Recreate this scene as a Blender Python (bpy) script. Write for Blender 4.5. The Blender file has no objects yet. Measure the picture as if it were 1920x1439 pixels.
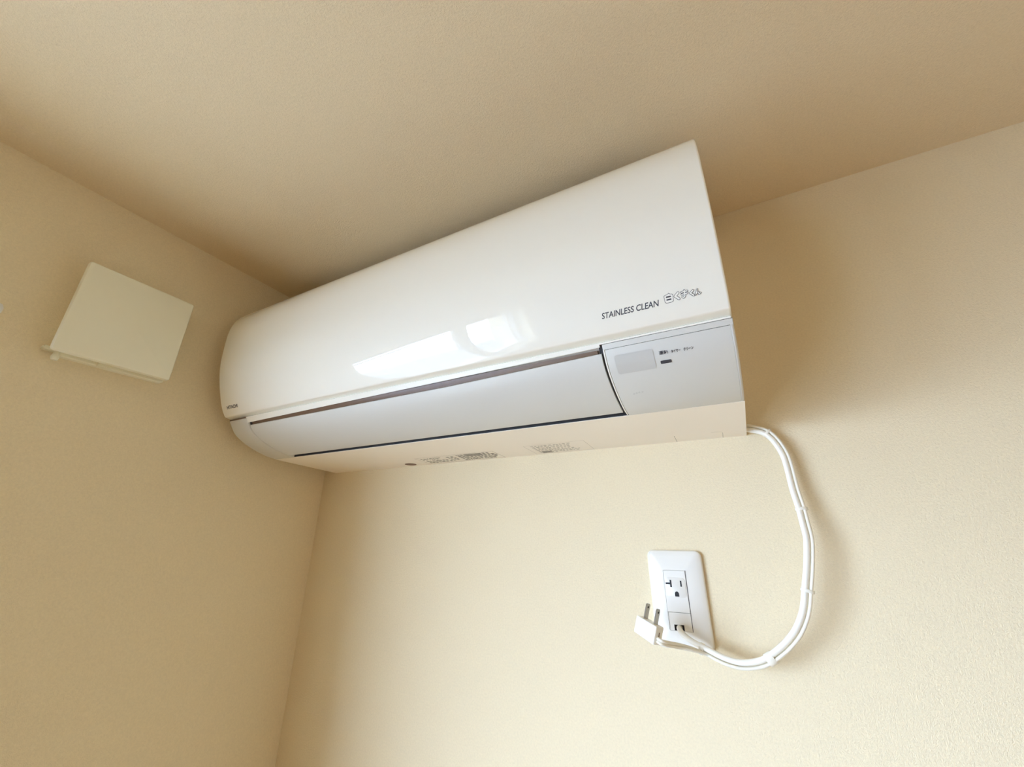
import bpy, bmesh, math, random
from mathutils import Vector, Matrix

random.seed(7)
SC = bpy.context.scene
COL = SC.collection
XW_ = -0.83
Z0 = 1.88                      # height of the camera above the floor; many heights below are given relative to it

# ------------------------------------------------------------------ camera
cam_d = bpy.data.cameras.new('camera')
cam_d.sensor_fit = 'HORIZONTAL'; cam_d.sensor_width = 36.0
cam_d.lens = 14.0005
cam_d.clip_start = 0.02
cam = bpy.data.objects.new('camera', cam_d); COL.objects.link(cam)
R_ = Vector((0.88684759, 0.46203401, 0.00509145))
U_ = Vector((0.16132044, -0.31993327, 0.93360507))
F_ = Vector((-0.43298621, 0.82714405, 0.35826758))
cam.matrix_world = Matrix(((R_.x, U_.x, -F_.x, 0.0), (R_.y, U_.y, -F_.y, -0.64),
                           (R_.z, U_.z, -F_.z, Z0), (0, 0, 0, 1)))
SC.camera = cam

# ------------------------------------------------------------------ world, light, exposure
world = bpy.data.worlds.new('world'); SC.world = world
world.use_nodes = True
wn = world.node_tree; bgn = wn.nodes['Background']
# hazy bright sky over a darker ground, the same all the way round
wtc = wn.nodes.new('ShaderNodeTexCoord'); wsx = wn.nodes.new('ShaderNodeSeparateXYZ'); wrp = wn.nodes.new('ShaderNodeValToRGB')
wn.links.new(wtc.outputs['Generated'], wsx.inputs[0]); wmr = wn.nodes.new('ShaderNodeMapRange')
wmr.inputs['From Min'].default_value = -1.0; wmr.inputs['From Max'].default_value = 1.0
wn.links.new(wsx.outputs['Z'], wmr.inputs['Value']); wn.links.new(wmr.outputs['Result'], wrp.inputs['Fac'])
SKY = (0.585, 0.76, 1.03); GND = 0.15
wrp.color_ramp.elements[0].position = 0.37; wrp.color_ramp.elements[0].color = (*[c * GND for c in SKY], 1)
wrp.color_ramp.elements[1].position = 0.47; wrp.color_ramp.elements[1].color = (*SKY, 1)
wn.links.new(wrp.outputs['Color'], bgn.inputs[0]); bgn.inputs[1].default_value = 32.8

# portal over the window opening: guides the sampling of the daylight, gives off no light itself
ld = bpy.data.lights.new('window_daylight', 'AREA')
ld.shape = 'RECTANGLE'; ld.size = 2.02; ld.size_y = 1.30
ld.cycles.is_portal = True
sun = bpy.data.objects.new('window_daylight', ld); COL.objects.link(sun)
sun.location = (XW_ - 0.38, -1.60, Z0 - 0.39)
sun.rotation_euler = Vector((-1, 0, 0)).to_track_quat('Z', 'Y').to_euler()      # faces +x, into the room

vs = SC.view_settings
vs.view_transform = 'Standard'; vs.look = 'None'; vs.gamma = 1.0; vs.use_curve_mapping = False
vs.exposure = 0.0
try:
    SC.cycles.max_bounces = 12; SC.cycles.diffuse_bounces = 9; SC.cycles.glossy_bounces = 6
    SC.cycles.use_denoising = True
    SC.cycles.use_adaptive_sampling = True; SC.cycles.adaptive_threshold = 0.02
    SC.cycles.sample_clamp_indirect = 6.0
except Exception:
    pass

# ------------------------------------------------------------------ materials
def mat(name, col, rough=0.5, spec=0.5, metal=0.0, bump=None, coat=0.0, noise_col=None):
    m = bpy.data.materials.new(name); m.use_nodes = True
    nt = m.node_tree; b = nt.nodes['Principled BSDF']
    b.inputs['Base Color'].default_value = (*col, 1); b.inputs['Roughness'].default_value = rough
    b.inputs['Metallic'].default_value = metal
    b.inputs['Specular IOR Level'].default_value = spec
    if coat:
        b.inputs['Coat Weight'].default_value = coat; b.inputs['Coat Roughness'].default_value = 0.012
    tc = nt.nodes.new('ShaderNodeTexCoord')
    if bump:
        sc, st, dist = bump
        n = nt.nodes.new('ShaderNodeTexNoise'); n.inputs['Scale'].default_value = sc; n.inputs['Detail'].default_value = 3
        bp = nt.nodes.new('ShaderNodeBump'); bp.inputs['Strength'].default_value = st; bp.inputs['Distance'].default_value = dist
        nt.links.new(tc.outputs['Object'], n.inputs['Vector']); nt.links.new(n.outputs['Fac'], bp.inputs['Height'])
        nt.links.new(bp.outputs['Normal'], b.inputs['Normal'])
    if noise_col:
        sc, amt = noise_col
        n2 = nt.nodes.new('ShaderNodeTexNoise'); n2.inputs['Scale'].default_value = sc; n2.inputs['Detail'].default_value = 2
        nt.links.new(tc.outputs['Object'], n2.inputs['Vector'])
        rp = nt.nodes.new('ShaderNodeValToRGB')
        rp.color_ramp.elements[0].position = 0.3; rp.color_ramp.elements[1].position = 0.7
        rp.color_ramp.elements[0].color = (*[c * (1 - amt) for c in col], 1)
        rp.color_ramp.elements[1].color = (*[min(1, c * (1 + amt)) for c in col], 1)
        nt.links.new(n2.outputs['Fac'], rp.inputs['Fac']); nt.links.new(rp.outputs['Color'], b.inputs['Base Color'])
    return m

def wallpaper(name, col):
    """cream vinyl wallpaper: fine woven grain in relief and slight tone mottling"""
    m = mat(name, col, 0.75, 0.25)
    nt = m.node_tree; b = nt.nodes['Principled BSDF']
    tc = [n for n in nt.nodes if n.type == 'TEX_COORD'][0]
    na = nt.nodes.new('ShaderNodeTexNoise'); na.inputs['Scale'].default_value = 420; na.inputs['Detail'].default_value = 4
    nb = nt.nodes.new('ShaderNodeTexNoise'); nb.inputs['Scale'].default_value = 1100; nb.inputs['Detail'].default_value = 2
    mx = nt.nodes.new('ShaderNodeMath'); mx.operation = 'ADD'
    bp = nt.nodes.new('ShaderNodeBump'); bp.inputs['Strength'].default_value = 0.65; bp.inputs['Distance'].default_value = 0.0010
    for n in (na, nb): nt.links.new(tc.outputs['Object'], n.inputs['Vector'])
    nt.links.new(na.outputs['Fac'], mx.inputs[0]); nt.links.new(nb.outputs['Fac'], mx.inputs[1])
    nt.links.new(mx.outputs[0], bp.inputs['Height']); nt.links.new(bp.outputs['Normal'], b.inputs['Normal'])
    rp = nt.nodes.new('ShaderNodeValToRGB')
    rp.color_ramp.elements[0].position = 0.25; rp.color_ramp.elements[1].position = 0.75
    rp.color_ramp.elements[0].color = (*[c * 0.94 for c in col], 1); rp.color_ramp.elements[1].color = (*[min(1, c * 1.04) for c in col], 1)
    nt.links.new(na.outputs['Fac'], rp.inputs['Fac']); nt.links.new(rp.outputs['Color'], b.inputs['Base Color'])
    return m

WALLC = (0.82, 0.71, 0.50)
M = dict(
    wall=wallpaper('cream_wallpaper', WALLC),
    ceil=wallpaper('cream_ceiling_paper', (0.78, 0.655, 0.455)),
    bounce_cut=mat('bounce_cut_brown', (0.30, 0.19, 0.10), 0.4, 0.4, noise_col=(5, 0.15)),  # dark brown invented for the unseen front wall, cuts bounce onto the ceiling
    floor=mat('brown_wood_floor', (0.40, 0.22, 0.08), 0.35, 0.4, noise_col=(6, 0.2)),
    panel=mat('glossy_white_panel', (0.89, 0.87, 0.79), 0.5, 0.15, coat=1.0),
    strip=mat('white_satin_trim', (0.89, 0.87, 0.80), 0.25),
    silver=mat('pale_silver_plastic', (0.64, 0.635, 0.60), 0.38, 0.45, bump=(2500, 0.05, 0.0002)),
    silver_dark=mat('signal_window_grey', (0.56, 0.555, 0.525), 0.3),
    cream=mat('cream_plastic', (0.95, 0.90, 0.81), 0.5, 0.4),
    slot=mat('gap_shade_brown', (0.15, 0.085, 0.05), 0.3),  # brown stands in for the shade inside the gap
    dark=mat('dark_inside', (0.012, 0.011, 0.014), 0.6),
    ink=mat('dark_grey_ink', (0.045, 0.045, 0.055), 0.5),
    faint=mat('faint_grey_ink', (0.33, 0.31, 0.27), 0.6),
    pale=mat('pale_grey_ink', (0.50, 0.47, 0.42), 0.6),
    brownink=mat('brown_ink', (0.20, 0.12, 0.085), 0.6),
    plate=mat('white_outlet_plastic', (0.82, 0.80, 0.745), 0.22),
    cord=mat('white_cord_vinyl', (0.87, 0.84, 0.75), 0.35),
    cord2=mat('ivory_cord_vinyl', (0.82, 0.78, 0.67), 0.4),
    plug=mat('ivory_plug_plastic', (0.86, 0.84, 0.77), 0.3),
    metal=mat('nickel_blade', (0.40, 0.385, 0.36), 0.28, metal=1.0),
    vent=mat('pale_beige_plastic', (0.85, 0.83, 0.68), 0.45),
    alu=mat('white_aluminium', (0.75, 0.75, 0.74), 0.35),
)
def glass():
    m = bpy.data.materials.new('window_glass'); m.use_nodes = True
    nt = m.node_tree; nt.nodes.clear()
    o = nt.nodes.new('ShaderNodeOutputMaterial'); mx = nt.nodes.new('ShaderNodeMixShader')
    t = nt.nodes.new('ShaderNodeBsdfTransparent'); g = nt.nodes.new('ShaderNodeBsdfGlossy'); g.inputs['Roughness'].default_value = 0.02
    mx.inputs[0].default_value = 0.06
    nt.links.new(t.outputs[0], mx.inputs[1]); nt.links.new(g.outputs[0], mx.inputs[2])
    nt.links.new(mx.outputs[0], o.inputs['Surface'])
    return m
M['glass'] = glass()

# ------------------------------------------------------------------ helpers
def link(name, bm_or_me, material, parent=None, smooth=None):
    if isinstance(bm_or_me, bmesh.types.BMesh):
        bmesh.ops.recalc_face_normals(bm_or_me, faces=bm_or_me.faces[:])
        me = bpy.data.meshes.new(name); bm_or_me.to_mesh(me); bm_or_me.free()
    else:
        me = bm_or_me
    me.materials.append(M[material])
    if smooth is not None:
        for p in me.polygons: p.use_smooth = True
        me.set_sharp_from_angle(angle=math.radians(smooth))
    o = bpy.data.objects.new(name, me); COL.objects.link(o)
    if parent is not None: o.parent = parent
    return o

def empty(name, label=None, cat=None, kind=None, group=None, loc=(0, 0, 0)):
    o = bpy.data.objects.new(name, None); COL.objects.link(o); o.location = loc
    o.empty_display_size = 0.05
    tag(o, label, cat, kind, group)
    return o

def tag(o, label=None, cat=None, kind=None, group=None):
    if label: o['label'] = label
    if cat: o['category'] = cat
    if kind: o['kind'] = kind
    if group: o['group'] = group
    return o

def boxm(bm, lo, hi, off=(0, 0, 0)):
    vs_ = [bm.verts.new((x - off[0], y - off[1], z - off[2])) for x in (lo[0], hi[0]) for y in (lo[1], hi[1]) for z in (lo[2], hi[2])]
    for f in ((0, 1, 3, 2), (4, 6, 7, 5), (0, 4, 5, 1), (2, 3, 7, 6), (0, 2, 6, 4), (1, 5, 7, 3)):
        bm.faces.new([vs_[i] for i in f])

def box(name, lo, hi, material, parent=None, bevel=0.0, seg=2, off=(0, 0, 0)):
    bm = bmesh.new(); boxm(bm, lo, hi, off)
    if bevel:
        bmesh.ops.bevel(bm, geom=bm.edges[:], offset=bevel, segments=seg, profile=0.6, affect='EDGES')
    return link(name, bm, material, parent, 40 if bevel else None)

# ------------------------------------------------------------------ the room
TL_ = 0.36; XW = -0.830; CEIL = Z0 + 0.518; XR_ROOM = 2.5; YB = -3.9; T = 0.16
tag(box('wall_back', (XW - T, 0, 0), (XR_ROOM + T, T, CEIL), 'wall'), 'cream textured wallpaper wall carrying the air conditioner', 'wall', 'structure')
tag(box('wall_right', (XR_ROOM, YB, 0), (XR_ROOM + T, 0, CEIL), 'wall'), 'cream wallpaper wall to the right', 'wall', 'structure')
tag(box('wall_front', (XW - T, YB - T, 0), (XR_ROOM + T, YB, CEIL), 'bounce_cut'), 'unseen wall behind the viewer, made dark brown to cut bounce light', 'wall', 'structure')
tag(box('floor', (XW - TL_, YB - T, -0.1), (XR_ROOM + T, T, 0), 'floor'), 'brown wooden floor', 'floor', 'structure')
tag(box('ceiling', (XW - TL_, YB - T, CEIL), (XR_ROOM + T, T, CEIL + 0.1), 'ceil'), 'cream papered ceiling above the air conditioner', 'ceiling', 'structure')

WY0, WY1, WZ0, WZ1 = -2.58, -0.62, Z0 - 1.00, Z0 + 0.235        # window opening
bm = bmesh.new()
for lo, hi in (((XW - TL_, WY1, 0), (XW, 0, CEIL)), ((XW - TL_, YB, 0), (XW, WY0, CEIL)),
               ((XW - TL_, WY0, 0), (XW, WY1, WZ0)), ((XW - TL_, WY0, WZ1), (XW, WY1, CEIL))):
    boxm(bm, lo, hi)
tag(link('wall_left', bm, 'wall'), 'cream wallpaper side wall carrying the square vent cover', 'wall', 'structure')

# window in the side wall (beyond the left edge of the frame, seen as the reflection on the glossy panel)
win = empty('window_1', 'white framed sliding window in the side wall', 'window', 'structure', loc=(XW - 0.08, (WY0 + WY1) / 2, WZ0))
woff = tuple(win.location)
XF0, XF1 = XW - 0.20, XW - 0.11
bm = bmesh.new()
for lo, hi in (((XF0, WY0, WZ0), (XF1, WY0 + 0.03, WZ1)), ((XF0, WY1 - 0.03, WZ0), (XF1, WY1, WZ1)),
               ((XF0, WY0 + 0.03, WZ0), (XF1, WY1 - 0.03, WZ0 + 0.035)), ((XF0, WY0 + 0.03, WZ1 - 0.03), (XF1, WY1 - 0.03, WZ1))):
    boxm(bm, lo, hi, woff)
link('window_frame', bm, 'alu', win)
def sash(y0, y1, x):
    s = 0.035; z0, z1 = WZ0 + 0.035, WZ1 - 0.03
    bm = bmesh.new()
    sa = 0.09
    a0 = sa if y0 > WY0 + 0.1 else 0.015
    a1 = sa + 0.02 if y1 < WY1 - 0.1 else 0.015
    for lo, hi in (((x, y0, z0), (x + 0.025, y0 + a0, z1)), ((x, y1 - a1, z0), (x + 0.025, y1, z1)),
                   ((x, y0 + a0, z0), (x + 0.025, y1 - a1, z0 + s)), ((x, y0 + a0, z1 - 0.012), (x + 0.025, y1 - a1, z1))):
        boxm(bm, lo, hi, woff)
    o = link('window_sash', bm, 'alu', win)
    box('window_pane', (x + 0.010, y0 + a0, z0 + s), (x + 0.014, y1 - a1, z1 - 0.012), 'glass', o, off=woff)
sash(-1.595, WY1 - 0.03, XW - 0.150)
sash(WY0 + 0.03, -1.635, XW - 0.188)
# thin horizontal bars of the outside grille
for i in range(12):
    z = WZ0 + 0.06 + i * 0.1
    box('grille_bar', (XW - TL_ + 0.005, WY0, z), (XW - TL_ + 0.015, WY1, z + 0.008), 'alu', win, off=woff)

# ------------------------------------------------------------------ air conditioner
def cr_resample(P, n):
    """Catmull-Rom through P, resampled to n points by arc length"""
    P = [Vector(p) for p in P]
    Q = [P[0] * 2 - P[1]] + P + [P[-1] * 2 - P[-2]]
    out = []
    for i in range(1, len(Q) - 2):
        for k in range(16):
            t = k / 16
            a, b, c, d = Q[i - 1], Q[i], Q[i + 1], Q[i + 2]
            out.append(0.5 * ((2 * b) + (c - a) * t + (2 * a - 5 * b + 4 * c - d) * t * t + (3 * b - a - 3 * c + d) * t ** 3))
    out.append(P[-1])
    L = [0]
    for a, b in zip(out, out[1:]): L.append(L[-1] + (b - a).length)
    res = []; j = 0
    for k in range(n):
        s = L[-1] * k / (n - 1)
        while j < len(L) - 2 and L[j + 1] < s: j += 1
        t = (s - L[j]) / max(1e-12, L[j + 1] - L[j])
        res.append(out[j].lerp(out[j + 1], t))
    return res

def smooth_poly(P, it=2):
    for _ in range(it):
        P = [P[0]] + [(P[i - 1] + 2 * P[i] + P[i + 1]) / 4 for i in range(1, len(P) - 1)] + [P[-1]]
    return P

def normals2(P):
    """outward normals (towards the room: larger depth / lower) for a profile running top to bottom"""
    N = []
    for i in range(len(P)):
        a = P[max(0, i - 1)]; b = P[min(len(P) - 1, i + 1)]
        t = (b - a).normalized()
        N.append(Vector((-t.y, t.x)))
    return N

# profiles are (depth from the wall, height relative to the camera), top to bottom
PANEL = smooth_poly(cr_resample([(.205, .4375), (.220, .4345), (.235, .430), (.256, .421), (.272, .409), (.284, .395), (.2915, .380),
                     (.2955, .363), (.2968, .345), (.2955, .300), (.292, .275), (.2855, .250), (.2762, .2220), (.2721, .2125), (.2678, .2047), (.2638, .1995)], 74), 4)
LIP = [PANEL[-1]] + [Vector(p) for p in ((.2630, .1988), (.2616, .1983), (.2590, .1979), (.2560, .1973), (.2490, .1964))]
LOWER = smooth_poly(cr_resample([(.2540, .1930), (.2495, .1865), (.2455, .1800), (.238, .1715), (.224, .1622), (.205, .1535), (.185, .1467), (.167, .1424), (.1505, .1409)], 60), 3)

def xr(d): return 0.0385 - 0.026 * d
def xl(d): return -0.793 + 0.026 * d

AC0 = Vector((-0.378, 0.0, Z0 + 0.134))
ac = empty('air_conditioner', 'white wall-mounted air conditioner with glossy front panel and grey lower flap', 'air conditioner', loc=AC0)

def P3(x, d, z):
    return Vector((x, -d, Z0 + z)) - AC0

def loft(name, outer, inner, x0, x1, material, r=0.0015, parent=ac, smooth=35, r0=None):
    """solid between two profiles of equal count, from x0(d) to x1(d), outer edge rounded at both ends"""
    f0 = x0 if callable(x0) else (lambda d: x0)
    f1 = x1 if callable(x1) else (lambda d: x1)
    N = normals2(outer); n = len(outer)
    es = [(0.0, r), (r * .1, r * .56), (r * .3, r * .29), (r * .6, r * .08), (r, 0.0)] if r else [(0.0, 0.0)]
    q0 = 1.0 if (r0 is None or not r) else r0 / r
    rings = [(0, e * q0, s * q0) for e, s in es] + [(1, e, s) for e, s in reversed(es)]
    bm = bmesh.new(); V = []
    for side, e, s in rings:
        row = []
        for i in range(n):
            p = outer[i] - N[i] * s
            x = f0(p.x) + e if side == 0 else f1(p.x) - e
            row.append(bm.verts.new(P3(x, p.x, p.y)))
        for i in reversed(range(n)):
            p = inner[i]
            x = f0(p.x) + e if side == 0 else f1(p.x) - e
            row.append(bm.verts.new(P3(x, p.x, p.y)))
        V.append(row)
    m = 2 * n
    for a, b in zip(V, V[1:]):
        for i in range(m):
            bm.faces.new((a[i], a[(i + 1) % m], b[(i + 1) % m], b[i]))
    for row in (V[0], V[-1]):
        for i in range(n - 1):
            bm.faces.new((row[i], row[i + 1], row[m - 2 - i], row[m - 1 - i]))
    return link(name, bm, material, parent, smooth)

def inset(P, t):
    N = normals2(P)
    return [p - n * t for p, n in zip(P, N)]

# rear casing: bottom, top raised out of sight to darken the ceiling gap, and the frame behind panel and flap
body_out = [Vector((.195, .470)), Vector((.215, .432)), Vector((.255, .412)), Vector((.283, .375)), Vector((.288, .345)), Vector((.283, .270)), Vector((.262, .213)),
            Vector((.250, .199)), Vector((.239, .186)), Vector((.230, .174)), Vector((.200, .161)), Vector((.160, .1495)), Vector((.1500, .1450)), Vector((.1503, .1409))]
body_in = [Vector((0, .470 - (.470 - .1341) * k / 13)) for k in range(14)]
casing = loft('casing', body_out, body_in, xl, xr, 'cream', r=0.0, smooth=20)
for i in range(14):  # unseen bars added with a dark bed to absorb light under the ceiling
    d0_ = .020 + i * .0120
    loft('shade_grille_bar', [Vector((d0_ + .0040, .4760)), Vector((d0_ + .0042, .4700))], [Vector((d0_, .4760)), Vector((d0_, .4700))], -0.74, -0.02, 'cream', r=0.0)
loft('shade_grille_bed', [Vector((.186, .4712)), Vector((.186, .4695))], [Vector((.016, .4712)), Vector((.016, .4695))], -0.745, -0.015, 'dark', r=0.0)
casing['label'] = 'cream coloured casing with flat underside'
fp = loft('front_panel', PANEL + LIP[1:], inset(PANEL + LIP[1:], 0.0045), xl, xr, 'panel', r=0.0022)
fp['label'] = 'glossy white front panel'

def k_of(p): return p.y / (0.64 - p.x)
def cut(P, ka, kb):
    """part of a profile between two sight ratios (used only to split the profile where the seams lie)"""
    out = []
    for a, b in zip(P, P[1:]):
        fa, fb = k_of(a), k_of(b)
        for kk in (ka, kb):
            if (fa - kk) * (fb - kk) < 0: out.append(a.lerp(b, (fa - kk) / (fa - fb)))
        if kb <= fb <= ka: out.append(b)
    if kb <= k_of(P[0]) <= ka: out.insert(0, P[0])
    out.sort(key=lambda q: -k_of(q))
    return cr_resample([tuple(q) for q in out], 40)

XGAP = -0.0948
# white ridge under the front panel; its lower edge rises a little to the right
def ridge(name, x0, x1, kt0, kb0, kt1, kb1, material='strip'):
    bm = bmesh.new(); rows = []
    for x, kt, kb in ((x0, kt0, kb0), (x1, kt1, kb1)):
        o_ = cr_resample([tuple(q) for q in cut(LOWER_EXT, kt, kb)], 8)
        i_ = inset(o_, 0.006)
        rows.append([bm.verts.new(P3(x, q.x, q.y)) for q in o_] + [bm.verts.new(P3(x, q.x, q.y)) for q in reversed(i_)])
    m = 16
    for i in range(m): bm.faces.new((rows[0][i], rows[0][(i + 1) % m], rows[1][(i + 1) % m], rows[1][i]))
    for row in rows:
        for i in range(7): bm.faces.new((row[i], row[i + 1], row[m - 2 - i], row[m - 1 - i]))
    return link(name, bm, material, ac, 40)
LOWER_EXT = [Vector((.2556, .1952))] + LOWER
ridge('trim_strip', -0.7335, XGAP - 0.0013, .5065, .4765, .5065, .4930)
ridge('trim_strip', XGAP - 0.0013, 0.0305, .5065, .5015, .5065, .5015)

# flap (louver), end cap, display cover
lou = cut(LOWER, .4640, .2945)
# flap: top edge slightly higher at the right end, so the slot above it is a thin wedge
bm = bmesh.new(); rows = []
for x, kt in ((-0.7305, .4615), (-0.30, .4625), (XGAP - 0.0013, .4725)):
    o_ = cut(LOWER, kt, .2975); i_ = inset(o_, 0.005)
    rows.append([bm.verts.new(P3(x, q.x, q.y)) for q in o_] + [bm.verts.new(P3(x, q.x, q.y)) for q in reversed(i_)])
n_ = 40; m_ = 80
for a, b in zip(rows, rows[1:]):
    for i in range(m_): bm.faces.new((a[i], a[(i + 1) % m_], b[(i + 1) % m_], b[i]))
for row in (rows[0], rows[-1]):
    for i in range(n_ - 1): bm.faces.new((row[i], row[i + 1], row[m_ - 2 - i], row[m_ - 1 - i]))
link('air_flap', bm, 'silver', ac, 35)['label'] = 'pale grey curved air flap'
ecap = loft('end_cap', cut(LOWER, .5000, .2885), inset(cut(LOWER, .5000, .2885), 0.008), xl, -0.7327, 'silver', r=0.0030)
ecap['label'] = 'pale grey end cap beside the flap'
# display end: a rim around, and the cover set into it with hairline joints
cov_prof = cut(LOWER, .4820, .2885)
cover = loft('display_cover', cov_prof, inset(cov_prof, 0.006), XGAP + 0.0034, lambda d: xr(d) - 0.0031, 'silver', r=0.0002)
cover['label'] = 'pale grey display cover'
rim = cut(LOWER, .5008, .4832)
loft('display_rim', rim, inset(rim, 0.006), XGAP + 0.0013, xr, 'silver', r=0.0010)
rimL = cut(LOWER, .4832, .2900)
loft('display_rim', rimL, inset(rimL, 0.006), XGAP + 0.0013, XGAP + 0.0029, 'strip', r=0.0003)
rimR = cut(LOWER, .4832, .2885)
loft('display_rim', rimR, inset(rimR, 0.006), lambda d: xr(d) - 0.0030, xr, 'silver', r=0.0022, r0=0.0002)

# slot above the flap, its shade painted brown, and dark outlet behind the flap
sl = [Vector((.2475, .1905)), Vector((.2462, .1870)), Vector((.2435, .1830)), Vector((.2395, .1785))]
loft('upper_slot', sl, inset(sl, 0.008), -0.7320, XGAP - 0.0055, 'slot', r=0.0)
dk = [Vector((.2380, .1790)), Vector((.215, .1635)), Vector((.185, .1525)), Vector((.165, .1480)), Vector((.1512, .1456)), Vector((.1506, .1415))]
loft('air_outlet', dk, inset(dk, 0.004), -0.7320, XGAP + 0.0052, 'dark', r=0.0)
# dark joint between flap and display end (depth of the joint shows the inside)
jt = inset(cut(LOWER, .4980, .2900), 0.003)
loft('joint', jt, inset(jt, 0.004), XGAP - 0.003, XGAP + 0.0075, 'dark', r=0.0)
jt2 = inset(cut(LOWER, .4900, .2950), 0.003)
loft('joint', jt2, inset(jt2, 0.004), -0.7365, -0.7270, 'dark', r=0.0)
# shadow joint under the panel lip at the two ends
box_j = inset(cut(LOWER_EXT, .5060, .4950), 0.0025)
# small dark notch right under the lip at the right end
loft('joint', [Vector((.2545, .1953)), Vector((.2543, .1944))], [Vector((.250, .1953)), Vector((.250, .1944))], 0.0240, lambda d: xr(d) - 0.0012, 'dark', r=0.0)
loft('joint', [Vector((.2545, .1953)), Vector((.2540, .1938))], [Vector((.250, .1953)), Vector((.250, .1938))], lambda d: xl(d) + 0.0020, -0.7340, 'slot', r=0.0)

# ---- print mapped on the curved fronts
def arc_table(P):
    L = [0.0]
    for a, b in zip(P, P[1:]): L.append(L[-1] + (b - a).length)
    return L
class Surf:
    def __init__(s, P):
        s.P = P; s.L = arc_table(P); s.N = normals2(P)
    def at(s, x, t, h):
        """x along the unit, t arc length from the top of the profile, h height over the surface"""
        t = min(max(t, 0), s.L[-1]); j = 0
        while j < len(s.L) - 2 and s.L[j + 1] < t: j += 1
        f = (t - s.L[j]) / (s.L[j + 1] - s.L[j])
        p = s.P[j].lerp(s.P[j + 1], f); n = s.N[j].lerp(s.N[j + 1], f)
        p = p + n * h
        return P3(x, p.x, p.y)
    def t_of_z(s, z):
        for j in range(len(s.P) - 1):
            a, b = s.P[j], s.P[j + 1]
            if (a.y - z) * (b.y - z) <= 0 and a.y != b.y: return s.L[j] + (s.L[j + 1] - s.L[j]) * (a.y - z) / (a.y - b.y)
        return s.L[-1]
    def t_of_k(s, k):
        for j in range(len(s.P) - 1):
            a, b = k_of(s.P[j]), k_of(s.P[j + 1])
            if (a - k) * (b - k) <= 0: return s.L[j] + (s.L[j + 1] - s.L[j]) * (a - k) / (a - b)
        return s.L[-1]
SP = Surf(PANEL); SLW = Surf(LOWER)

def text_mesh(body, size, shear=0.0, bold=0.0, spacing=1.0):
    c = bpy.data.curves.new('lettering', 'FONT'); c.body = body; c.size = size; c.shear = shear; c.offset = bold
    c.space_character = spacing; c.resolution_u = 4
    o = bpy.data.objects.new('lettering', c); COL.objects.link(o)
    bpy.context.view_layer.update()
    me = bpy.data.meshes.new_from_object(o.evaluated_get(bpy.context.evaluated_depsgraph_get()))
    bpy.data.objects.remove(o); bpy.data.curves.remove(c)
    return me

def print_text(name, body, surf, x0, x1, t_base, height, parent, shear=0.0, bold=0.0, material='ink', h=0.00012):
    me = text_mesh(body, 1.0, shear, bold)
    xs = [v.co.x for v in me.vertices]; ys = [v.co.y for v in me.vertices]
    ax, bx, ay, by = min(xs), max(xs), min(ys), max(ys)
    for v in me.vertices:
        u = (v.co.x - ax) / (bx - ax); w = (v.co.y - ay) / (by - ay)
        v.co = surf.at(x0 + (x1 - x0) * u, t_base - w * height, h)
    me.materials.clear()
    o = link(name, me, material, parent)
    return o

tb = SP.t_of_z(.2130)
print_text('lettering', 'STAINLESS CLEAN', SP, -0.0862, -0.0285, tb, 0.0063, fp, shear=0.22, bold=0.016)['label'] = 'dark italic lettering STAINLESS CLEAN'
print_text('lettering', 'HITACHI', SP, -0.7690, -0.7370, SP.t_of_z(.2095), 0.0062, fp, bold=0.03)['label'] = 'dark lettering HITACHI'

# outlined brush-style logo: fat rounded strokes, dark rim and white core
def stroke_poly(bm, pts, r, fn, h):
    """flat round-ended band along pts (x, z in mm) of half width r (mm)"""
    def put(p): return bm.verts.new(fn(p[0] / 1000, p[1] / 1000, h))
    for a, b in zip(pts, pts[1:]):
        dx, dy = b[0] - a[0], b[1] - a[1]; L = math.hypot(dx, dy); ang = math.atan2(dy, dx)
        ring = []
        for k in range(9):
            t = ang + math.pi / 2 + math.pi * k / 8; ring.append((a[0] + r * math.cos(t), a[1] + r * math.sin(t)))
        for k in range(9):
            t = ang - math.pi / 2 + math.pi * k / 8; ring.append((b[0] + r * math.cos(t), b[1] + r * math.sin(t)))
        bm.faces.new([put(p) for p in ring])
def on_panel(x, z, h): return SP.at(x, SP.t_of_z(z), h)
logo = [
    ('く', [[(-10.3, 220.6), (-13.3, 218.2), (-10.3, 215.3)]], 1.25),
    ('ま', [[(-7.4, 220.3), (-2.2, 220.4)], [(-7.3, 218.4), (-2.3, 218.5)], [(-4.6, 221.4), (-4.7, 216.4), (-5.9, 215.4), (-7.0, 216.0)]], 0.95),
    ('く', [[(2.8, 219.5), (0.3, 217.7), (2.8, 215.3)]], 1.0),
    ('ん', [[(6.6, 219.6), (4.6, 215.4), (6.4, 217.3), (7.3, 217.0), (7.4, 215.4), (9.0, 216.0)]], 0.75),
]
bm_d = bmesh.new(); bm_w = bmesh.new()
shiro = [(-18.6, 222.6), (-17.2, 221.4), (-15.8, 221.2), (-14.9, 220.2), (-15.2, 214.6), (-16.4, 213.7), (-22.0, 213.7), (-23.2, 214.6), (-23.6, 220.2), (-22.7, 221.2), (-20.2, 221.5)]
cx, cz = -19.2, 217.5
bm_d.faces.new([bm_d.verts.new(on_panel(x / 1000, z / 1000, .00010)) for x, z in shiro])
bm_w.faces.new([bm_w.verts.new(on_panel((cx + (x - cx) * .90) / 1000, (cz + (z - cz) * .90) / 1000, .00018)) for x, z in shiro])
hh = .00022
for _, sts, r in logo:
    for s in sts: stroke_poly(bm_d, s, r, on_panel, hh)
    for s in sts: stroke_poly(bm_w, s, r - 0.42, on_panel, hh + .00006)
    hh += .00010
lg = link('lettering', bm_d, 'ink', fp); lg['label'] = 'dark outline of the rounded Japanese logo lettering'
link('lettering_core', bm_w, 'strip', lg)
bm_b = bmesh.new()
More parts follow.
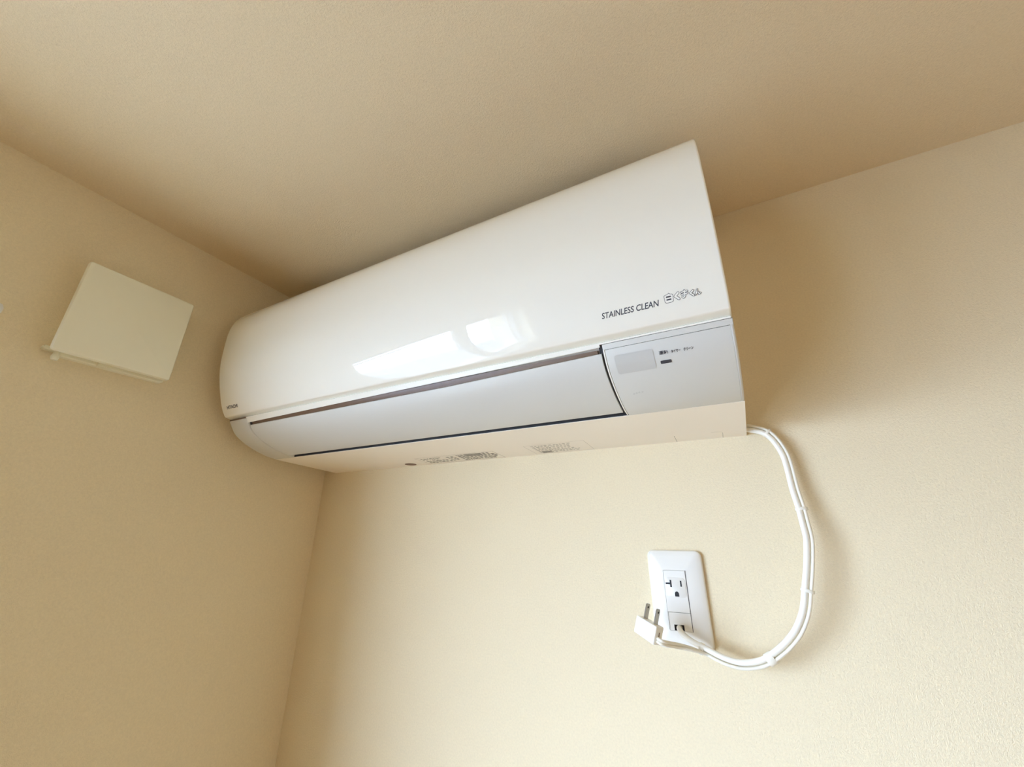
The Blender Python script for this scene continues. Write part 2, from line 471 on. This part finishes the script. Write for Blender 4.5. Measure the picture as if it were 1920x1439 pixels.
for zz in (219.1, 216.6):
    stroke_poly(bm_b, [(-21.0, zz), (-17.5, zz)], 0.62, on_panel, .00026)
link('lettering_bars', bm_b, 'ink', lg)

# display cover print
def on_low(x, t, h): return SLW.at(x, t, h)
def patch(name, x0, x1, t0, t1, rad, material, parent, h):
    bm = bmesh.new(); pts = []
    for cx_, ct, a0 in ((x1 - rad, t0 + rad, -90), (x1 - rad, t1 - rad, 0), (x0 + rad, t1 - rad, 90), (x0 + rad, t0 + rad, 180)):
        for k in range(5):
            a = math.radians(a0 + 22.5 * k); pts.append((cx_ + rad * math.cos(a), ct + rad * math.sin(a)))
    # split in strips so the patch follows the curve
    nrow = 48; rows = []
    for i in range(nrow + 1):
        t = t0 + (t1 - t0) * i / nrow
        e = 0
        if t < t0 + rad: e = rad - math.sqrt(max(0, rad * rad - (t0 + rad - t) ** 2))
        if t > t1 - rad: e = rad - math.sqrt(max(0, rad * rad - (t - t1 + rad) ** 2))
        rows.append((bm.verts.new(on_low(x0 + e, t, h)), bm.verts.new(on_low(x1 - e, t, h))))
    for a, b in zip(rows, rows[1:]): bm.faces.new((a[0], a[1], b[1], b[0]))
    return link(name, bm, material, parent)
tk = SLW.t_of_k
patch('signal_window', -0.0832, -0.0435, tk(.4600), tk(.4035), 0.0025, 'silver_dark', cover, .00035)['label'] = 'slightly darker grey signal receiver window'
for body, a, b in (('運転', -.0382, -.0294), ('タイマー', -.0265, -.0178), ('クリーン', -.0150, -.0058)):
    o = print_text('lettering', body, SLW, a, b, tk(.4375), 0.0042 if body == '運転' else 0.0034, cover, bold=0.02 if body == '運転' else 0.035, h=.00035)
    o['label'] = 'small dark Japanese lettering'
patch('indicator', -0.0385, -0.0278, tk(.4215), tk(.4125), 0.0010, 'ink', cover, .0004)['label'] = 'dark indicator lamp strip'
# a faint smudge of worn print on the cover
bm = bmesh.new()
for a, b, k1 in ((-.0755, -.0735, .345), (-.0725, -.0705, .346), (-.0695, -.0675, .347), (-.066, -.064, .347)):
    vs_ = [bm.verts.new(on_low(x, t, .00014)) for x, t in ((a, tk(k1)), (b, tk(k1 + .001)), (b, tk(k1 - .003)), (a, tk(k1 - .004)))]
    bm.faces.new(vs_)
link('worn_print', bm, 'silver_dark', cover)

# ---- underside: knock-out lines, two caution labels and a round mark
def under(x, d, h): return P3(x, d, .1341 + d * (.1409 - .1341) / .1503 - h)
def under_quad(bm, x0, x1, d0, d1, h=.0002, sk=0.0):
    bm.faces.new([bm.verts.new(under(x, d, h)) for x, d in ((x0, d0), (x1, d0), (x1 + sk, d1), (x0 + sk, d1))])
bm = bmesh.new()
under_quad(bm, -.0536, -.0530, .0010, .035)
link('knock_out_line', bm, 'faint', casing)
bm = bmesh.new(); under_quad(bm, .0085, .0090, .0010, .029)
pts = [(.0090, .029), (.0085, .0315), (.007, .0335), (.0045, .0345), (-.005, .035)]
for a, b in zip(pts, pts[1:]):
    bm.faces.new([bm.verts.new(under(p[0], p[1] + e, .0002)) for p, e in ((a, 0), (b, 0), (b, .0005), (a, .0005))])
bmesh.ops.remove_doubles(bm, verts=bm.verts[:], dist=1e-5)
link('knock_out_line', bm, 'faint', casing)
def frame_lines(bm, x0, x1, d0, d1, w=.0007):
    under_quad(bm, x0, x1, d0, d0 + w); under_quad(bm, x0, x1, d1 - w, d1); under_quad(bm, x0, x0 + w, d0, d1); under_quad(bm, x1 - w, x1, d0, d1)
def rough_text(bm, x0, x1, d0, d1, rows, fill=0.8, gap=.35):
    """rows of tiny unreadable printed characters"""
    hrow = (d1 - d0) / rows
    for r in range(rows):
        x = x0; de = d0 + r * hrow
        end = x0 + (x1 - x0) * random.uniform(fill, 1)
        while x < end:
            w = hrow * random.uniform(.35, .8)
            under_quad(bm, x, x + w, de + hrow * gap * random.uniform(.3, .7), de + hrow * (1 - gap * .5))
            x += w + hrow * random.uniform(.15, .5)
l1 = bmesh.new(); frame_lines(l1, -.515, -.345, .004, .054)
rough_text(l1, -.508, -.455, .010, .030, 2, .9)
rough_text(l1, -.508, -.462, .034, .048, 2, .8)
rough_text(l1, -.450, -.432, .014, .046, 4, .8)
lab = link('caution_label', l1, 'faint', casing); lab['label'] = 'pale printed caution label on the underside'
l1b = bmesh.new(); rough_text(l1b, -.425, -.350, .010, .050, 5, .85, .2); rough_text(l1b, -.405, -.375, .034, .050, 2, .9, .1)
link('caution_print', l1b, 'faint', lab)
l2 = bmesh.new(); frame_lines(l2, -.282, -.180, .004, .062, .0005)
rough_text(l2, -.272, -.195, .010, .058, 7, .75, .5)
lab2 = link('caution_label', l2, 'pale', casing); lab2['label'] = 'fainter printed rating label on the underside'
l2b = bmesh.new(); under_quad(l2b, -.268, -.250, .008, .020)
link('caution_print', l2b, 'faint', lab2)
bm = bmesh.new()
bm.faces.new([bm.verts.new(under(-.5565 + .0125 * math.cos(2 * math.pi * k / 24), .0165 + .0105 * math.sin(2 * math.pi * k / 24), .0003)) for k in range(24)])
link('round_mark', bm, 'brownink', casing)['label'] = 'round brown printed mark'

# ------------------------------------------------------------------ outlet plate
def rrect(x0, x1, z0, z1, r, seg=6):
    pts = []
    for cx_, cz_, a0 in ((x1 - r, z1 - r, 0), (x0 + r, z1 - r, 90), (x0 + r, z0 + r, 180), (x1 - r, z0 + r, 270)):
        for k in range(seg + 1):
            a = math.radians(a0 + 90 * k / seg); pts.append((cx_ + r * math.cos(a), cz_ + r * math.sin(a)))
    return pts
OX0, OX1, OZ0, OZ1 = -0.1140, -0.0438, -0.1352, -0.0172
O0 = Vector(((OX0 + OX1) / 2, 0, Z0 + OZ0))
outlet = empty('wall_outlet', 'white rounded wall outlet plate with a cord hole at its lower end', 'outlet', loc=O0)
def OP(x, y, z): return Vector((x, y, Z0 + z)) - O0
def layered(name, layers, material, parent, P=OP, cap_last=True, smooth=35):
    """layers: list of (outline points, y); joins them in order and caps both ends"""
    bm = bmesh.new(); V = [[bm.verts.new(P(p[0], y, p[1])) for p in pts] for pts, y in layers]
    n = len(V[0])
    for a, b in zip(V, V[1:]):
        for i in range(n): bm.faces.new((a[i], a[(i + 1) % n], b[(i + 1) % n], b[i]))
    bm.faces.new(V[0])
    if cap_last: bm.faces.new(V[-1])
    return link(name, bm, material, parent, smooth)
# plate: soft outer edge, a shallow slope to a flat middle, and a cut-out for the insert
IX0, IX1, IZ0, IZ1 = -0.0948, -0.0664, -0.1140, -0.0420
def pl(e, r): return rrect(OX0 + e, OX1 - e, OZ0 + e, OZ1 - e, r)
layered('plate', [(pl(0, .008), 0.0), (pl(0, .008), -.0038), (pl(.0006, .0075), -.0054), (pl(.0020, .0065), -.0066), (pl(.0055, .005), -.0076),
                  (pl(.0075, .004), -.0086), (rrect(IX0, IX1, IZ0, IZ1, .0012), -.0090), (rrect(IX0, IX1, IZ0, IZ1, .0012), -.0060)], 'plate', outlet)
# insert: receptacle above, blank with the cord hole below
g = 0.0003
layered('receptacle', [(rrect(IX0 + g, IX1 - g, -.0926, IZ1 - g, .0010), -.0060), (rrect(IX0 + g, IX1 - g, -.0926, IZ1 - g, .0010), -.0090),
                       (rrect(IX0 + g + .0005, IX1 - g - .0005, -.0921, IZ1 - g - .0005, .0009), -.0094)], 'plate', outlet, smooth=3)
rec = [o for o in outlet.children if o.name.startswith('receptacle')][0]
layered('socket_face', [(rrect(-.0929, -.0682, -.0752, -.0508, .0045), -.0092), (rrect(-.0929, -.0682, -.0752, -.0508, .0045), -.0098),
                        (rrect(-.0926, -.0685, -.0749, -.0511, .0043), -.0100)], 'plate', rec)
def flat(name, polys, y, material, parent, P=OP):
    bm = bmesh.new()
    for pts in polys: bm.faces.new([bm.verts.new(P(p[0], y, p[1])) for p in pts])
    return link(name, bm, material, parent)
def q(x0, x1, z0, z1): return [(x0, z0), (x1, z0), (x1, z1), (x0, z1)]
flat('blade_slot', [q(-.0874, -.0852, -.0628, -.0541), q(-.0928, -.0874, -.0596, -.0574)], -.01015, 'dark', rec)
flat('blade_slot', [q(-.0744, -.0725, -.0617, -.0545)], -.01015, 'dark', rec)
gp = [(-.0800 + .0026 * math.cos(math.pi * k / 10), -.0707 + .0030 * math.sin(math.pi * k / 10)) for k in range(11)]
flat('ground_hole', [gp + [(-.0826, -.0738), (-.0774, -.0738)]], -.01015, 'dark', rec)
# lower blank with an open notch for the cord
HX0, HX1, HZ0, HZ1 = -.0885, -.0762, -.1132, -.1068
bm = bmesh.new()
for (a, b, c, d) in ((-.0945, HX0, -.1137, -.0930), (HX1, -.0667, -.1137, -.0930), (HX0, HX1, HZ1, -.0930)):
    lo, hi = OP(a, -.0060, c), OP(b, -.0092, d)
    boxm(bm, (lo.x, hi.y, lo.z), (hi.x, lo.y, hi.z))
link('cord_cover', bm, 'plate', outlet)
flat('cord_hole', [q(HX0 - .001, HX1 + .001, -.1138, HZ1 + .001)], -.0064, 'dark', outlet)
flat('joint_line', [q(-.0940, -.0936, -.1137, -.0928), q(-.0940, -.0672, -.0930, -.0927)], -.00955, 'faint', outlet)
flat('joint_line', [q(IX1 - .0003, IX1 + .0004, IZ0, IZ1)], -.00925, 'ink', outlet)

# ------------------------------------------------------------------ cords
def catmull3(P, k=8):
    P = [Vector(p) for p in P]; Q = [P[0] * 2 - P[1]] + P + [P[-1] * 2 - P[-2]]; out = []
    for i in range(1, len(Q) - 2):
        a, b, c, d = Q[i - 1:i + 3]
        for j in range(k):
            t = j / k
            out.append(0.5 * ((2 * b) + (c - a) * t + (2 * a - 5 * b + 4 * c - d) * t * t + (3 * b - a - 3 * c + d) * t ** 3))
    out.append(P[-1]); return out
def tube(bm, pts, r, n=12):
    prev = None; rings = []
    up = Vector((0, 1, 0))
    for i, p in enumerate(pts):
        t = (pts[min(i + 1, len(pts) - 1)] - pts[max(i - 1, 0)]).normalized()
        if abs(t.dot(up)) > 0.95 and prev is None: up = Vector((0, 0, 1))
        s = t.cross(up)
        if s.length < 1e-4: s = prev
        s.normalize()
        if prev is not None and s.dot(prev) < 0: s = -s
        prev = s; w = s.cross(t).normalized()
        rr = r[i] if isinstance(r, list) else r
        rings.append([bm.verts.new(p + s * rr * math.cos(2 * math.pi * k / n) + w * rr * math.sin(2 * math.pi * k / n)) for k in range(n)])
    for a, b in zip(rings, rings[1:]):
        for k in range(n): bm.faces.new((a[k], a[(k + 1) % n], b[(k + 1) % n], b[k]))
    bm.faces.new(rings[0]); bm.faces.new(rings[-1])

B = [(0.0390, -0.012, 0.1399), (0.0417, -0.012, 0.1392), (0.0507, -0.012, 0.1363), (0.0603, -0.013, 0.1306), (0.0682, -0.014, 0.1179), (0.0735, -0.015, 0.1002),
     (0.0747, -0.016, 0.0807), (0.0747, -0.018, 0.0565), (0.0761, -0.02, 0.0363), (0.0761, -0.023, 0.0188), (0.0758, -0.027, 0.0006), (0.0732, -0.03, -0.0134),
     (0.0679, -0.033, -0.0339), (0.0614, -0.035, -0.0556), (0.0571, -0.035, -0.0709), (0.0512, -0.035, -0.0846), (0.0422, -0.035, -0.0989), (0.0287, -0.035, -0.1131),
     (0.0124, -0.034, -0.1259), (0.0003, -0.033, -0.1321), (-0.0169, -0.032, -0.1354), (-0.0339, -0.031, -0.1329), (-0.0511, -0.029, -0.1266), (-0.0666, -0.026, -0.121),
     (-0.0774, -0.021, -0.1149), (-0.0819, -0.014, -0.1106), (-0.0823, -0.0066, -0.1104)]
Bp = catmull3([(x, y, z + Z0) for x, y, z in B], 6)
c0 = Bp[0].copy()
bm = bmesh.new(); tube(bm, [p - c0 for p in Bp], 0.0034, 14)
cordB = link('supply_cord', bm, 'cord', None, 60); cordB.location = c0
tag(cordB, 'thick white cord looping from the air conditioner into the hole of the outlet plate', 'cord')

# plug frame
v_ = Vector((.30, .0, .954)).normalized()
u_ = Vector((.80, -.52, -.24)); u_ = (u_ - v_ * u_.dot(v_)).normalized()
w_ = v_.cross(u_); w_ = w_ if w_.y > 0 else -w_          # towards the wall
TL = Vector((-0.1249, -0.0600, Z0 - 0.0915))
PLU, PLV, PLW = 0.0315, 0.0205, 0.0140
plug_c = TL + u_ * PLU / 2 - v_ * PLV / 2 + w_ * PLW / 2
cord_exit = plug_c + u_ * PLU / 2 - v_ * PLV * .20

# second, flat two-core cord: follows the first on its outer side, then leaves it for the plug
A = []
for i in range(0, len(Bp) - 6 * 4 + 1, 3):
    p = Bp[i]; t = (Bp[min(i + 1, len(Bp) - 1)] - Bp[max(i - 1, 0)]).normalized()
    nrm = Vector((-t.z, 0, t.x))                     # outer side of the loop
    if nrm.dot(p - Vector((-0.02, p.y, Z0 - 0.03))) < 0: nrm = -nrm
    A.append(p + nrm * 0.0057 + Vector((0, 0.0006, 0)))
A.append(Vector((-0.0668, -0.040, Z0 - 0.1262)))
A.append(Vector((-0.0800, -0.050, Z0 - 0.1225)))
A.append(cord_exit + u_ * 0.006); A.append(cord_exit - u_ * 0.003)
Ap = catmull3(A, 4)
pcord = empty('power_cord', 'thin flat white cord tied along the thick cord and ending in the hanging plug', 'cord', loc=Ap[0])
off = Vector((0, 0, 0))
for sgn in (-1, 1):
    bm = bmesh.new(); pts = []
    for i, p in enumerate(Ap):
        t = (Ap[min(i + 1, len(Ap) - 1)] - Ap[max(i - 1, 0)]).normalized()
        s = Vector((0, 1, 0)).cross(t).normalized(); w = t.cross(s).normalized()
        tw = min(1.0, max(0.0, (i - (len(Ap) - 15)) / 8)) * math.pi / 2        # the flat cord twists before the plug
        pts.append(p + (s * math.sin(tw) + w * math.cos(tw)) * (0.00165 * sgn) - Ap[0])
    tube(bm, pts, 0.00185, 10)
    link('cord_core', bm, 'cord2', pcord, 60)
# plug body
bm = bmesh.new(); boxm(bm, (-PLU / 2, -PLV / 2, -PLW / 2), (PLU / 2, PLV / 2, PLW / 2))
for v in bm.verts:
    if v.co.x < 0 and v.co.y < 0: v.co.y += 0.0010
bmesh.ops.bevel(bm, geom=bm.edges[:], offset=0.0014, segments=3, profile=0.5, affect='EDGES')
Mx = Matrix((u_, v_, w_)).transposed()
for v in bm.verts: v.co = Mx @ v.co + plug_c - Ap[0]
plug = link('plug', bm, 'plug', pcord, 40); plug['label'] = 'ivory plug with two upright metal blades'
# strain relief slot on the end of the plug
bm = bmesh.new()
def PB(a, b, c): return Mx @ Vector((a, b, c)) + plug_c - Ap[0]
bm.faces.new([bm.verts.new(PB(PLU / 2 + .0002, b, c)) for b, c in ((-.003, -.0008), (.004, -.0008), (.004, .0008), (-.003, .0008))])
link('plug_mark', bm, 'brownink', plug)
for fr in (.27, .77):
    bm = bmesh.new()
    a = -PLU / 2 + PLU * fr
    prof = [(-.0030, 0), (.0030, 0), (.0030, .0165), (.0020, .0185), (-.0020, .0185), (-.0030, .0165)]
    L = [[bm.verts.new(PB(a + s * .00085, PLV / 2 - .001 + h, c)) for c, h in prof] for s in (-1, 1)]
    for i in range(6): bm.faces.new((L[0][i], L[0][(i + 1) % 6], L[1][(i + 1) % 6], L[1][i]))
    bm.faces.new(L[0]); bm.faces.new(L[1])
    bl = link('plug_blade', bm, 'metal', plug)
    bm = bmesh.new()
    for s in (-1, 1):
        bm.faces.new([bm.verts.new(PB(a + s * .00095, PLV / 2 + .0135 + .0013 * math.sin(2 * math.pi * k / 12), .0013 * math.cos(2 * math.pi * k / 12))) for k in range(12)])
    link('blade_hole', bm, 'dark', bl)

# ties around both cords
def tie(i, wid, label, rad=(0.0068, 0.0046)):
    p = Bp[i]; t = (Bp[i + 1] - Bp[i - 1]).normalized()
    nrm = Vector((-t.z, 0, t.x)).normalized()
    if nrm.dot(p - Vector((-0.02, p.y, Z0 - 0.03))) < 0: nrm = -nrm
    w = t.cross(nrm).normalized(); c = p + nrm * 0.0027 + Vector((0, .0008, 0))
    bm = bmesh.new(); rings = []
    for s, k_ in ((-1, .94), (-.8, 1), (.8, 1), (1, .94)):
        rings.append([bm.verts.new(t * (s * wid / 2) + nrm * rad[0] * k_ * math.cos(a) + w * rad[1] * k_ * math.sin(a)) for a in [2 * math.pi * j / 20 for j in range(20)]])
    for a, b in zip(rings, rings[1:]):
        for j in range(20): bm.faces.new((a[j], a[(j + 1) % 20], b[(j + 1) % 20], b[j]))
    bm.faces.new(rings[0]); bm.faces.new(rings[-1])
    o = link('cord_tie', bm, 'cord2', None, 50); o.location = c
    tag(o, label, 'tie', group='ties around the cords')
tie(18, .0035, 'white tie around the cords nearest the air conditioner')
tie(49, .0035, 'white tie around the cords halfway down, above the bend')
tie(78, .0035, 'narrow white tie around the cords level with the outlet')
tie(108, .0085, 'wide white tie around the cords at the bottom of the loop')
tie(134, .0050, 'white tie around the cords beside the outlet plate, near the plug')

# ------------------------------------------------------------------ vent cover on the side wall
V0 = Vector((XW, -0.4235, Z0 + 0.243))
vent = empty('vent_cover', 'square pale beige ventilation cover standing off the side wall', 'vent', loc=V0)
XFACE = -0.790
def vlay(name, layers, material, parent):
    bm = bmesh.new(); V = [[bm.verts.new(Vector((x, p[0], Z0 + p[1])) - V0) for p in pts] for pts, x in layers]
    n = len(V[0])
    for a, b in zip(V, V[1:]):
        for i in range(n): bm.faces.new((a[i], a[(i + 1) % n], b[(i + 1) % n], b[i]))
    bm.faces.new(V[0]); bm.faces.new(V[-1])
    return link(name, bm, material, parent, 35)
def vr(e, r=.004): return rrect(-.4961 + e, -.3571 - e, .2383 + e, .3842 - e, r)
vlay('cover_plate', [(vr(.003), XFACE - .010), (vr(0), XFACE - .008), (vr(0), XFACE - .0025), (vr(.0012, .003), XFACE - .0006), (vr(.004, .002), XFACE)], 'vent', vent)
def vb(e, r=.006): return rrect(-.4850 + e, -.3535 - e, .2392 + e, .3900 - e, r)
vlay('base_frame', [(vb(0), XW), (vb(0), XW + .008), (vb(.002), XW + .010)], 'vent', vent)
def vc(e, r=.012): return rrect(-.4760 + e, -.3700 - e, .2500 + e, .3740 - e, r)
vlay('vent_neck', [(vc(0), XW + .009), (vc(0), XFACE - .0095)], 'vent', vent)
bm = bmesh.new()
tube(bm, [Vector((XW + .012, -.4835, Z0 + .250)) - V0, Vector((XW + .014, -.4840, Z0 + .240)) - V0, Vector((XW + .015, -.4842, Z0 + .2340)) - V0, Vector((XW + .015, -.4842, Z0 + .2300)) - V0],
     [.0022, .0030, .0046, .0034], 12)
link('lever_knob', bm, 'vent', vent, 60)['label'] = 'small rounded lever knob under the cover'
bm = bmesh.new(); boxm(bm, tuple(Vector((XW + .004, -.4400, Z0 + .2385)) - V0), tuple(Vector((XW + .016, -.4270, Z0 + .2470)) - V0))
bmesh.ops.bevel(bm, geom=bm.edges[:], offset=.0012, segments=2, affect='EDGES')
link('catch', bm, 'vent', vent, 40)
bm = bmesh.new(); boxm(bm, tuple(Vector((XW, -.4985, Z0 + .2440)) - V0), tuple(Vector((XW + .012, -.4840, Z0 + .2495)) - V0))
bmesh.ops.bevel(bm, geom=bm.edges[:], offset=.0015, segments=2, affect='EDGES')
link('side_tab', bm, 'vent', vent, 40)

# ------------------------------------------------------------------ curtain rail (only its tip reaches into the frame)
RZ = Z0 + .2705
rail = empty('curtain_rail', 'white curtain rail tip at the far left edge, level with the vent cover', 'curtain rail', loc=(XW, -1.22, RZ))
def RP(x, y, z): return Vector((x, y, z)) - Vector((XW, -1.22, RZ))
bm = bmesh.new(); lo, hi = RP(-.803, -1.90, RZ - .006), RP(-.789, -.560, RZ + .006); boxm(bm, tuple(lo), tuple(hi))
bmesh.ops.bevel(bm, geom=bm.edges[:], offset=.002, segments=2, affect='EDGES')
link('rail', bm, 'alu', rail, 40)
for ya, yb in ((-.562, -.5485), (-1.898, -1.9115)):
    bm = bmesh.new(); s = 1 if yb > ya else -1
    tube(bm, [RP(-.796, ya, RZ), RP(-.796, ya + s * .006, RZ), RP(-.796, ya + s * .0115, RZ), RP(-.796, yb, RZ)], [.0085, .0092, .0075, .0035], 16)
    link('end_cap', bm, 'alu', rail, 50)
for y in (-.62, -1.22, -1.84):
    bm = bmesh.new(); boxm(bm, tuple(RP(XW, y - .010, RZ - .004)), tuple(RP(-.802, y + .010, RZ + .010)))
    link('bracket', bm, 'alu', rail)
